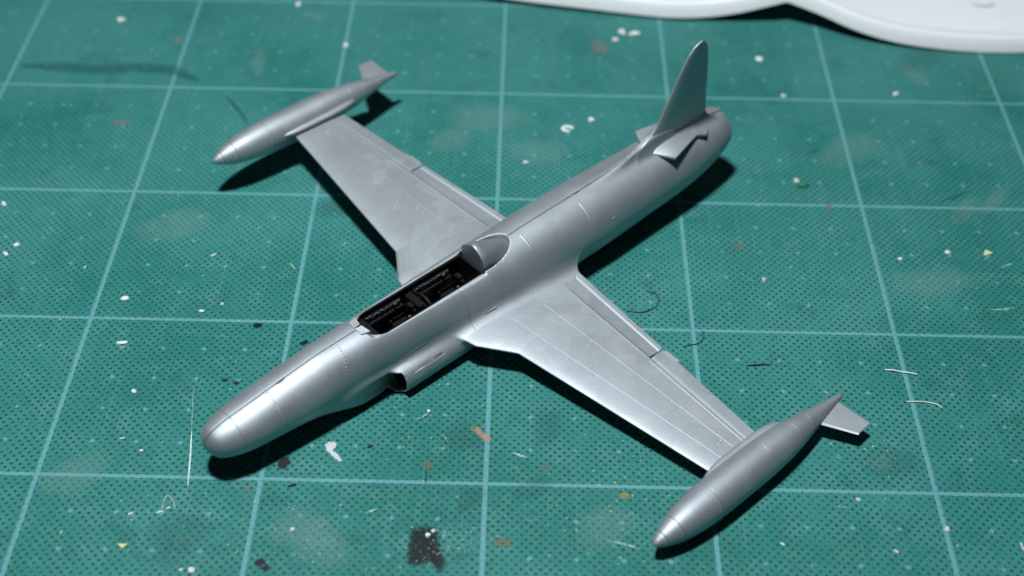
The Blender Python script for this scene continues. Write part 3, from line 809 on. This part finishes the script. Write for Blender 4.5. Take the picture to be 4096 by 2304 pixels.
def ell_out(px, py, rx, ry, rot=0.0, n=16):
    x, y = ground(px, py); c, s = math.cos(rot), math.sin(rot)
    return [(x + rx * math.cos(a) * c - ry * math.sin(a) * s, y + rx * math.cos(a) * s + ry * math.sin(a) * c) for a in np.linspace(0, 6.283, n, endpoint=False)]
def poly_px(pts): return [ground(*p) for p in pts]
def stroke_px(pts, w):
    P = np.array([ground(*p) for p in pts]); L = []; R = []
    for i in range(len(P)):
        d = P[min(i + 1, len(P) - 1)] - P[max(i - 1, 0)]; d /= np.linalg.norm(d); nn = np.array([-d[1], d[0]])
        k = w / 2 * (0.35 if i in (0, len(P) - 1) else 1)
        L.append(P[i] + nn * k); R.append(P[i] - nn * k)
    return np.array(L), np.array(R)
def stroke_film(name, pts, w, mat, label=None):
    """film along a path"""
    L, R = stroke_px(pts, w)
    LAYER[0] += 0.0015; z = LAYER[0]; V = []; E = []; F = []
    n = len(L)
    s = np.linspace(0, n - 1, 40); l = np.stack([np.interp(s, range(n), L[:, k]) for k in (0, 1)], 1); r = np.stack([np.interp(s, range(n), R[:, k]) for k in (0, 1)], 1)
    for i in range(40):
        for t, e in ((0, 0.0), (0.3, 0.75), (0.7, 0.75), (1, 0.0)):
            q = l[i] + (r[i] - l[i]) * t; V.append((q[0], q[1], z)); E.append(e if 0 < i < 39 else 0)
    for i in range(39):
        for j in range(3): a = i * 4 + j; F.append((a, a + 1, a + 5, a + 4))
    o = mesh(name, V, F, mat, MAT, False)
    at = o.data.attributes.new('edge', 'FLOAT', 'POINT'); at.data.foreach_set('value', E)
    if label: o['label'] = label
    return o

FM_BLACK = mat_film('dried_black_paint', (0.010, 0.013, 0.017), 0.72, 0.9, 0.5, 0.07, 0.93)
FM_BLOT = mat_film('worn_black_paint', (0.014, 0.016, 0.019), 0.55, 1.3, 0.5, 0.16, 0.86)
FM_PURPLE = mat_film('dried_purple_black_paint', (0.022, 0.02, 0.03), 0.5, 1.4, 0.5, 0.06, 0.9)
FM_SILV = mat_film('dried_silver_paint', (0.52, 0.54, 0.57), 0.62, 1.7, 0.4, 0.05, 0.95)
FM_TAN = mat_film('dried_tan_paint', (0.42, 0.28, 0.19), 0.44, 1.5, 0.6, 0.12, 0.8)
FM_OCH = mat_film('dried_ochre_paint', (0.26, 0.24, 0.09), 0.7, 0.8, 0.6, 0.1, 0.75)
FM_RUST = mat_film('rust_smear', (0.24, 0.16, 0.08), 0.3, 1.9, 0.6, 0.2, 0.5)
FM_PINK = mat_film('pinkish_smear', (0.22, 0.22, 0.23), 0.45, 0.5, 0.6, 0.2, 0.5)
FM_DARK = mat_film('dark_wet_streak', (0.015, 0.10, 0.088), 0.60, 0.5, 0.6, 0.32, 0.48)
FM_WHITE = mat_film('white_scuff', (0.55, 0.66, 0.66), 0.42, 2.2, 0.6, 0.1, 0.75)
FM_HAZE = mat_film('pale_dust_smudge', (0.24, 0.42, 0.40), 0.34, 1.7, 0.6, 0.35, 0.24)
FM_GRIME = mat_film('grey_grime', (0.025, 0.10, 0.10), 0.34, 1.6, 0.6, 0.35, 0.24)  # thin dirty patches on the vinyl

film('paint_stain', poly_px([(1640, 2105), (1700, 2095), (1755, 2110), (1765, 2180), (1783, 2240), (1786, 2296), (1755, 2300), (1735, 2255), (1700, 2262), (1625, 2270), (1618, 2200)]), FM_BLOT, 'large black paint stain at the bottom edge', rag=0.06)
film('paint_stain', ell_out(1031, 1302, 1.25, 0.95), FM_BLACK)
film('paint_stain', ell_out(1216, 1371, 1.2, 0.8, 0.6), FM_BLACK)
film('paint_stain', ell_out(901, 1520, 1.0, 0.65), FM_PURPLE)
film('paint_stain', ell_out(946, 1532, 0.9, 0.6), FM_PURPLE)
film('paint_stain', poly_px([(1120, 1830), (1160, 1822), (1168, 1850), (1140, 1885), (1112, 1880), (1104, 1858)]), FM_PURPLE)
film('paint_stain', ell_out(1480, 1787, 0.9, 0.4, 0.5), FM_BLACK)
film('paint_stain', ell_out(1170, 1942, 1.2, 0.45, 0.4), FM_BLACK)
film('paint_stain', ell_out(1040, 2250, 1.4, 1.2), FM_PURPLE)
film('paint_stain', ell_out(1062, 2272, 1.0, 0.9), FM_PURPLE)
film('paint_stain', poly_px([(1296, 1775), (1322, 1762), (1350, 1768), (1342, 1790), (1330, 1800), (1352, 1818), (1374, 1848), (1360, 1854), (1325, 1822), (1300, 1800)]), FM_SILV, 'bent silver paint smear', rag=0.08)
film('paint_stain', poly_px([(1868, 1708), (1895, 1697), (1925, 1712), (1932, 1728), (1965, 1742), (1970, 1762), (1950, 1784), (1935, 1765), (1915, 1745), (1890, 1726)]), FM_TAN, 'tan paint smear touching a grid line', rag=0.08)
film('paint_stain', ell_out(2496, 1982, 1.15, 1.0), FM_OCH)
film('paint_stain', ell_out(2085, 1876, 0.8, 0.5, 0.8), FM_RUST)
film('paint_stain', ell_out(2178, 1864, 0.9, 1.0), FM_RUST)
film('paint_stain', poly_px([(1680, 1846), (1715, 1838), (1742, 1850), (1728, 1872), (1712, 1898), (1700, 1880)]), FM_RUST, rag=0.3)
film('paint_stain', ell_out(993, 1959, 1.5, 0.6), FM_RUST)
film('paint_stain', ell_out(746, 2171, 1.0, 0.5, 0.6), FM_RUST)
film('paint_stain', ell_out(2010, 2170, 2.6, 1.8), FM_RUST)
film('paint_stain', ell_out(3317, 828, 1.1, 2.0), FM_RUST)
film('paint_stain', ell_out(2955, 985, 2.4, 1.2), FM_RUST)
film('paint_stain', ell_out(2400, 190, 3.4, 5.0, 0.4), FM_PINK)
film('paint_stain', ell_out(486, 490, 3.6, 1.5), FM_PINK)
film('paint_stain', ell_out(715, 160, 1.6, 2.6), FM_PINK)
stroke_film('paint_stain', [(83, 262), (230, 268), (386, 276), (552, 270), (690, 280), (800, 325)], 6.5, FM_DARK, 'long dark streak near the upper left corner')
stroke_film('paint_stain', [(900, 380), (935, 420), (965, 455), (990, 500)], 1.9, FM_DARK)
stroke_film('paint_stain', [(2985, 1464), (3020, 1462), (3050, 1459), (3088, 1459)], 1.1, FM_BLACK)
stroke_film('paint_stain', [(3225, 618), (3250, 609), (3275, 598)], 1.4, FM_DARK)
stroke_film('paint_stain', [(3760, 808), (3830, 785), (3880, 762)], 1.6, FM_DARK)
stroke_film('paint_stain', [(1707, 1870), (1706, 1892), (1703, 1920), (1700, 1945)], 0.5, FM_PURPLE)
# scratches
stroke_film('scratch_mark', [(775, 1536), (771, 1610), (768, 1680), (765, 1750)], 0.22, FM_WHITE)
stroke_film('scratch_mark', [(767, 1725), (764, 1780), (761, 1830), (757, 1880), (751, 1947)], 0.42, mat_film('bright_scratch', (0.62, 0.72, 0.70), 0.75, 1.2, 0.6, 0.1, 0.95))
stroke_film('scratch_mark', [(2428, 2165), (2470, 2170), (2520, 2183), (2560, 2195)], 0.7, FM_WHITE)
stroke_film('scratch_mark', [(1462, 2052), (1485, 2044), (1508, 2036)], 0.9, FM_WHITE)
stroke_film('scratch_mark', [(2050, 1812), (2080, 1822), (2110, 1830)], 1.2, FM_WHITE)
stroke_film('scratch_mark', [(1775, 1740), (1785, 1755), (1795, 1775)], 0.5, FM_WHITE)
stroke_film('scratch_mark', [(1665, 1676), (1690, 1668), (1715, 1650)], 0.6, FM_WHITE)
stroke_film('scratch_mark', [(3345, 2022), (3370, 2030), (3395, 2026)], 0.5, FM_WHITE)
stroke_film('scratch_mark', [(3955, 1240), (4010, 1238), (4060, 1230)], 0.8, FM_WHITE)
stroke_film('scratch_mark', [(4005, 1072), (4030, 1060), (4052, 1055)], 0.8, FM_WHITE)
for a, b, rx, ry in ((1035, 250, 2.4, 9), (3660, 300, 3.5, 8), (3980, 800, 9, 2.5), (2160, 610, 9, 7), (1800, 560, 8, 6), (2420, 2110, 8, 6), (1290, 2180, 6, 8), (1250, 60, 4, 3),
                     (1950, 470, 14, 8), (300, 1900, 9, 6), (3400, 600, 14, 7), (3720, 1130, 13, 6), (3860, 840, 8, 3), (700, 900, 12, 7), (1190, 2110, 7, 6), (3524, 1855, 3.2, 2.6), (2330, 800, 10, 6)):
    film('dust_smudge', ell_out(a, b, rx, ry, random.uniform(0, 1)), FM_HAZE)
for a, b, rx, ry in ((1850, 1750, 6, 5), (2190, 1700, 4, 6), (1300, 640, 5, 4), (1340, 830, 7, 5), (3680, 230, 12, 6), (2130, 1955, 6, 3), (720, 2130, 8, 6), (3560, 1850, 8, 5), (1880, 2000, 5, 3)):
    film('grime_patch', ell_out(a, b, rx, ry, random.uniform(0, 1)), FM_GRIME)

# dried paint in the left well of the tray
for (cx, cy, rx, ry) in ((30.5, 126.5, 3.2, 1.2), (55, 125.2, 12, 1.6), (66, 126.5, 4, 1.2)):
    LAYER[0] = 6.9
    o = film('dried_paint', [(cx + rx * math.cos(a), cy + ry * math.sin(a)) for a in np.linspace(0, 6.283, 16, endpoint=False)], mat_film('dried_grey_wash', (0.20, 0.22, 0.25), 0.5, 0.9, 0.6, 0.15, 0.8), None, TRAY)

# ------------------------------------------------------------------ crumbs, chips and fibres lying on the mat
def crumb(px, py, sx, sy, h, name='plastic_crumb', mat=None, label=None, cat='crumb', group=None, kind='lump', rot=None):
    x, y = ground(px, py); rot = random.uniform(0, 3.1) if rot is None else rot
    bm = bmesh.new(); bmesh.ops.create_icosphere(bm, subdivisions=2, radius=0.84)
    ph = [random.uniform(0, 6) for _ in range(6)]
    for v in bm.verts:
        k = 1 + 0.20 * math.sin(3.1 * v.co.x + ph[0]) + 0.18 * math.sin(4.3 * v.co.y + ph[1]) + 0.15 * math.sin(5.7 * v.co.z + ph[2] + 2 * v.co.x) + random.uniform(-.09, .09)
        p = v.co * k; a, b = p.x * sx, p.y * sy
        v.co = Vector(((a * math.cos(rot) - b * math.sin(rot)), (a * math.sin(rot) + b * math.cos(rot)), p.z * h)) * MM
    zmin = min(v.co.z for v in bm.verts)
    for v in bm.verts: v.co.z = max(v.co.z, zmin * 0.45) - zmin * 0.45
    me = bpy.data.meshes.new(name); bm.to_mesh(me); bm.free()
    o = link(name, me, mat or M_WHITE, None, smooth=False); o.location = (x * MM, y * MM, 0.00004)
    return tag(o, label, cat, group)

CR = [  # px, py, half sizes, height, label
    (502, 1195, 1.35, 0.75, 0.4, 'larger white crumb in the square left of the cockpit, near its lower grid line', 0.25),
    (486, 1374, 1.4, 0.7, 0.45, 'bright white crumb just below the third grid line, far left of the cockpit', 0.15),
    (483, 86, 1.5, 1.4, 0.9, 'blurred white lump in the upper left corner square', 0.9),
    (1195, 19, 1.2, 1.2, 0.7, 'white lump cut by the top edge, above the far tip tank', None),
    (1383, 185, 0.9, 1.1, 0.6, 'white crumb on the grid line just left of the far tank fin', None),
    (538, 1567, 0.75, 0.62, 0.5, 'single white crumb left of the airplane nose, above the blue dots', None),
    (807, 1247, 0.85, 0.5, 0.35, 'lower of two small white crumbs left of the cockpit, on the grid line side', 0.2),
    (890, 1218, 0.5, 0.45, 0.4, 'upper right of two small white crumbs left of the cockpit', None),
    (67, 980, 1.1, 0.7, 0.35, 'jagged white flake at the left edge, upper of the lower two', 0.5),
    (21, 1014, 1.1, 0.55, 0.35, 'white flake touching the left edge, lowest of three', 2.4),
    (16, 817, 1.2, 0.8, 0.4, 'white flake touching the left edge, highest of three', 2.2),
    (3035, 236, 1.35, 1.5, 0.3, 'round white paint flake right of the fin tip', 0.6),
    (2365, 483, 1.05, 1.1, 0.7, 'round white crumb left of the tail fin', None),
    (2461, 163, 0.9, 1.0, 0.7, 'lowest of three white crumbs left of the fin tip', None),
    (2490, 131, 1.2, 1.5, 0.8, 'middle of three white crumbs left of the fin tip', 0.6),
    (2533, 140, 1.9, 1.5, 0.9, 'largest of three white crumbs left of the fin tip', 0.3),
    (2101, 651, 0.7, 0.8, 0.4, 'small white crumb between the far wing and the rear fuselage', None),
    (3134, 385, 0.9, 0.8, 0.5, 'white crumb on the grid line right of the tail fin', None),
    (3581, 379, 1.1, 1.0, 0.5, 'pale pinkish crumb on the second grid line at the upper right', None),
    (3056, 1125, 0.62, 0.62, 0.6, 'tiny bright white crumb right of the near wing root', None),
    (3792, 1012, 1.0, 0.8, 0.6, 'white crumb beside the yellow speck at the right', None),
    (3602, 1037, 0.8, 0.5, 0.3, 'flat white flake by the right hand grid line', 0.2),
    (3430, 2002, 0.75, 0.42, 0.45, 'bright white crumb below the grid line, right of the near tip tank', 2.5),
    (3788, 2119, 0.7, 0.65, 0.6, 'white crumb on the right hand grid line near the bottom right corner', None),
    (3130, 2180, 0.6, 0.4, 0.45, 'white crumb at the bottom, right of the near tank nose', 2.3),
    (3583, 2207, 0.8, 0.35, 0.3, 'thin white flake near the bottom right', 2.6),
    (671, 2035, 0.6, 0.32, 0.3, 'upper white sliver of a row below the airplane nose', 0.5),
    (638, 2049, 0.85, 0.4, 0.3, 'middle white sliver of a row below the airplane nose', 0.4),
    (524, 2055, 0.65, 0.35, 0.3, 'leftmost white sliver below the airplane nose', 0.4),
    (1171, 2121, 0.7, 0.55, 0.4, 'white crumb right of the grid line, left of the big black stain', None),
    (768, 2282, 1.05, 0.6, 0.5, 'white chip at the bottom edge, right of its twin', 0.1),
    (727, 2280, 0.65, 0.35, 0.3, 'small white chip at the bottom edge, left of its twin', 0.4),
    (491, 1754, 0.6, 0.35, 0.3, 'white crumb left of the airplane nose tip beside a blue dot', 0.1),
    (566, 1804, 0.55, 0.4, 0.3, 'white crumb left of and below the airplane nose tip', None),
    (1712, 2143, 0.75, 0.6, 0.3, 'lower white crumb sticking to the big black stain', None),
    (1733, 2126, 0.55, 0.55, 0.3, 'upper white crumb sticking to the big black stain', None),
    (1715, 1646, 0.55, 0.4, 0.35, 'white crumb below the intake', None),
    (339, 1072, 0.5, 0.35, 0.3, 'tiny white crumb left of the long slanted grid line', None),
    (856, 1021, 0.8, 0.4, 0.3, 'thin white flake left of the far wing root', 0.5),
]
for px, py, sx, sy, h, lab, rot in CR:
    crumb(px, py, sx, sy, h, label=lab, group='white crumbs on the cutting mat', rot=rot)
# ring shaped flake
ring = []
for i in range(7):
    a = 0.4 + i * 0.72; ring.append((a, 1.35 * math.cos(a), 1.15 * math.sin(a)))
x0, y0 = ground(2271, 515); bm = bmesh.new()
for a, dx, dy in ring:
    r = bmesh.ops.create_icosphere(bm, subdivisions=1, radius=0.72 * MM)
    for v in r['verts']: v.co = Vector((v.co.x * random.uniform(.8, 1.3) + dx * MM, v.co.y * random.uniform(.8, 1.2) + dy * MM, max(v.co.z * 0.4, 0)))
me = bpy.data.meshes.new('paint_flake'); bm.to_mesh(me); bm.free(); o = link('paint_flake', me, M_WHITE, None, False); o.location = (x0 * MM, y0 * MM, 0.00004)
tag(o, 'ring shaped white flake left of the tail, beside a round crumb', 'flake')
crumb(3187, 728, 0.9, 0.8, 0.8, 'plastic_crumb', M_WHITE, 'pale crumb stuck to a dark green chip right of the tail')
crumb(3216, 745, 1.9, 1.0, 0.7, 'plastic_chip', M_DGREEN, 'dark green plastic chip right of the tail', 'chip', rot=0.1)
def tri(name, pts, mat, label):
    P = [ground(*p) for p in pts]; c = np.mean(P, axis=0)
    V = [(a - c[0], b - c[1], 0.05 + 0.25 * (i == 1)) for i, (a, b) in enumerate(P)] + [(a - c[0], b - c[1], 0.02) for a, b in P]
    o = mesh(name, V, [(0, 1, 2), (5, 4, 3), (0, 3, 4, 1), (1, 4, 5, 2), (2, 5, 3, 0)], mat, None, False); fix_normals(o)
    o.location = (c[0] * MM, c[1] * MM, 0.00004); tag(o, label, 'paper scrap'); return o
tri('paper_scrap', [(470, 2176), (512, 2178), (488, 2193)], M_YELLOW, 'small pale yellow paper triangle near the bottom left')
tri('paper_scrap', [(240, 2126), (258, 2127), (237, 2140)], M_LGREEN, 'small pale green paper triangle near the bottom left')
tri('paper_scrap', [(3933, 1024), (3940, 1002), (3972, 1012)], M_YELLOW, 'small yellow scrap near the right edge')

def fibre(name, pts, r, mat, label, cat, h=0.15):
    P = np.array([(*ground(*p), 0.0) for p in pts]); n = len(P); s = np.linspace(0, n - 1, 40)
    # smooth path
    Q = np.stack([np.interp(s, range(n), P[:, k]) for k in range(3)], 1)
    for _ in range(8): Q[1:-1] = (Q[:-2] + 2 * Q[1:-1] + Q[2:]) / 4
    c = Q.mean(0); Q = Q - c
    Q[:, 2] = r + 0.03 + h * (1 - np.cos(np.linspace(0, 12.0, 40))) * 0.5
    V = []; F = []
    for i in range(40):
        d = Q[min(i + 1, 39)] - Q[max(i - 1, 0)]; d /= np.linalg.norm(d); nn = np.array([-d[1], d[0], 0]); nn /= np.linalg.norm(nn); bb = np.cross(d, nn)
        rr = r * (0.5 if i in (0, 39) else 1)
        for j in range(6): a = j * math.pi / 3; V.append(Q[i] + (nn * math.cos(a) + bb * math.sin(a)) * rr)
    for i in range(39):
        for j in range(6): F.append((i * 6 + j, i * 6 + (j + 1) % 6, (i + 1) * 6 + (j + 1) % 6, (i + 1) * 6 + j))
    F += [(0, 5, 4, 3, 2, 1), tuple(39 * 6 + j for j in range(6))]
    o = mesh(name, V, F, mat, None, True); fix_normals(o); o.location = (c[0] * MM, c[1] * MM, 0)
    return tag(o, label, cat)
fibre('hair', [(2500, 1242), (2550, 1254), (2593, 1248), (2633, 1223), (2637, 1192), (2618, 1173), (2587, 1167)], 0.11, M_HAIR, 'larger curled black hair beside the near wing trailing edge', 'hair')
fibre('hair', [(2730, 1387), (2773, 1381), (2804, 1372), (2817, 1347), (2807, 1322)], 0.10, M_HAIR, 'smaller curled black hair crossing two grid lines', 'hair')
fibre('fibre', [(3538, 1481), (3580, 1486), (3625, 1493), (3668, 1501)], 0.20, M_FIB, 'straight white fibre across the right hand grid line', 'fibre')
fibre('fibre', [(3625, 1608), (3680, 1610), (3720, 1612), (3745, 1620), (3768, 1634)], 0.15, M_FIB, 'bent white fibre right of the near tank fin', 'fibre')
fibre('fibre', [(1160, 1055), (1170, 1066), (1181, 1078)], 0.12, M_FIB, 'short white fibre left of the far wing root', 'fibre')
fibre('fibre', [(648, 2040), (655, 2010), (668, 1978), (690, 2000), (702, 2035)], 0.07, M_FIB, 'thin white thread bent to an arch below the nose', 'fibre')
fibre('fibre', [(4080, 2175), (4088, 2190), (4094, 2205)], 0.2, M_FIB, 'white fibre at the lower right edge', 'fibre')

# fine dust: too many and too small to count
V = []; F = []
pts = []
for _ in range(650): pts.append((random.uniform(-165, 170), random.uniform(-110, 130), 1))
for cx, cy, sp, n in ((2450, 2150, 9, 160), (1250, 2200, 9, 130), (2500, 1900, 6, 60), (1700, 1680, 8, 60), (1750, 2180, 4, 90), (1850, 2180, 6, 80), (650, 2060, 8, 40), (3550, 1870, 7, 40)):
    x, y = ground(cx, cy)
    for _ in range(n): pts.append((random.gauss(x, sp), random.gauss(y, sp * 0.8), 1))
for x, y, _ in pts:
    r = 0.05 + 0.16 * random.random()**3; b = len(V); rot = random.uniform(0, 6.3)
    for j in range(4):
        a = rot + j * math.pi / 2; V.append((x + r * math.cos(a) * (1.5 if j % 2 else 0.8), y + r * math.sin(a), 0.03))
    V.append((x, y, 0.03 + r * 0.9)); F += [(b, b + 1, b + 4), (b + 1, b + 2, b + 4), (b + 2, b + 3, b + 4), (b + 3, b, b + 4)]
dust = mesh('dust', V, F, M_WHITE, None, False)
tag(dust, 'fine pale dust and plastic specks scattered over the mat', 'dust', kind='stuff')

# hair-fine knife marks: far too many to count
V = []; F = []; E = []
for _ in range(150):
    x, y = random.uniform(-160, 165), random.uniform(-108, 120); a = random.choice((0, 0, math.pi / 2, math.pi / 2, random.uniform(0, 3.1))) + random.gauss(0, 0.12)
    L = random.uniform(3, 28) * random.choice((0.4, 1, 1)); w = random.uniform(0.05, 0.13); b = len(V); n = 9
    for i in range(n):
        t = i / (n - 1) - 0.5; cx, cy = x + L * t * math.cos(a), y + L * t * math.sin(a) + 0.02 * L * t * t
        ww = w * (1 - abs(2 * t)**3)
        for sg in (-1, 1): V.append((cx - sg * ww / 2 * math.sin(a), cy + sg * ww / 2 * math.cos(a), 0.012)); E.append(0.6)
    F += [(b + 2 * i, b + 2 * i + 1, b + 2 * i + 3, b + 2 * i + 2) for i in range(n - 1)]
ks = mesh('knife_marks', V, F, mat_film('knife_mark', (0.30, 0.46, 0.45), 0.5, 0.5, 0.6, 0.2, 0.55), MAT, False)
ks.data.attributes.new('edge', 'FLOAT', 'POINT').data.foreach_set('value', E)
ks['kind'] = 'stuff'
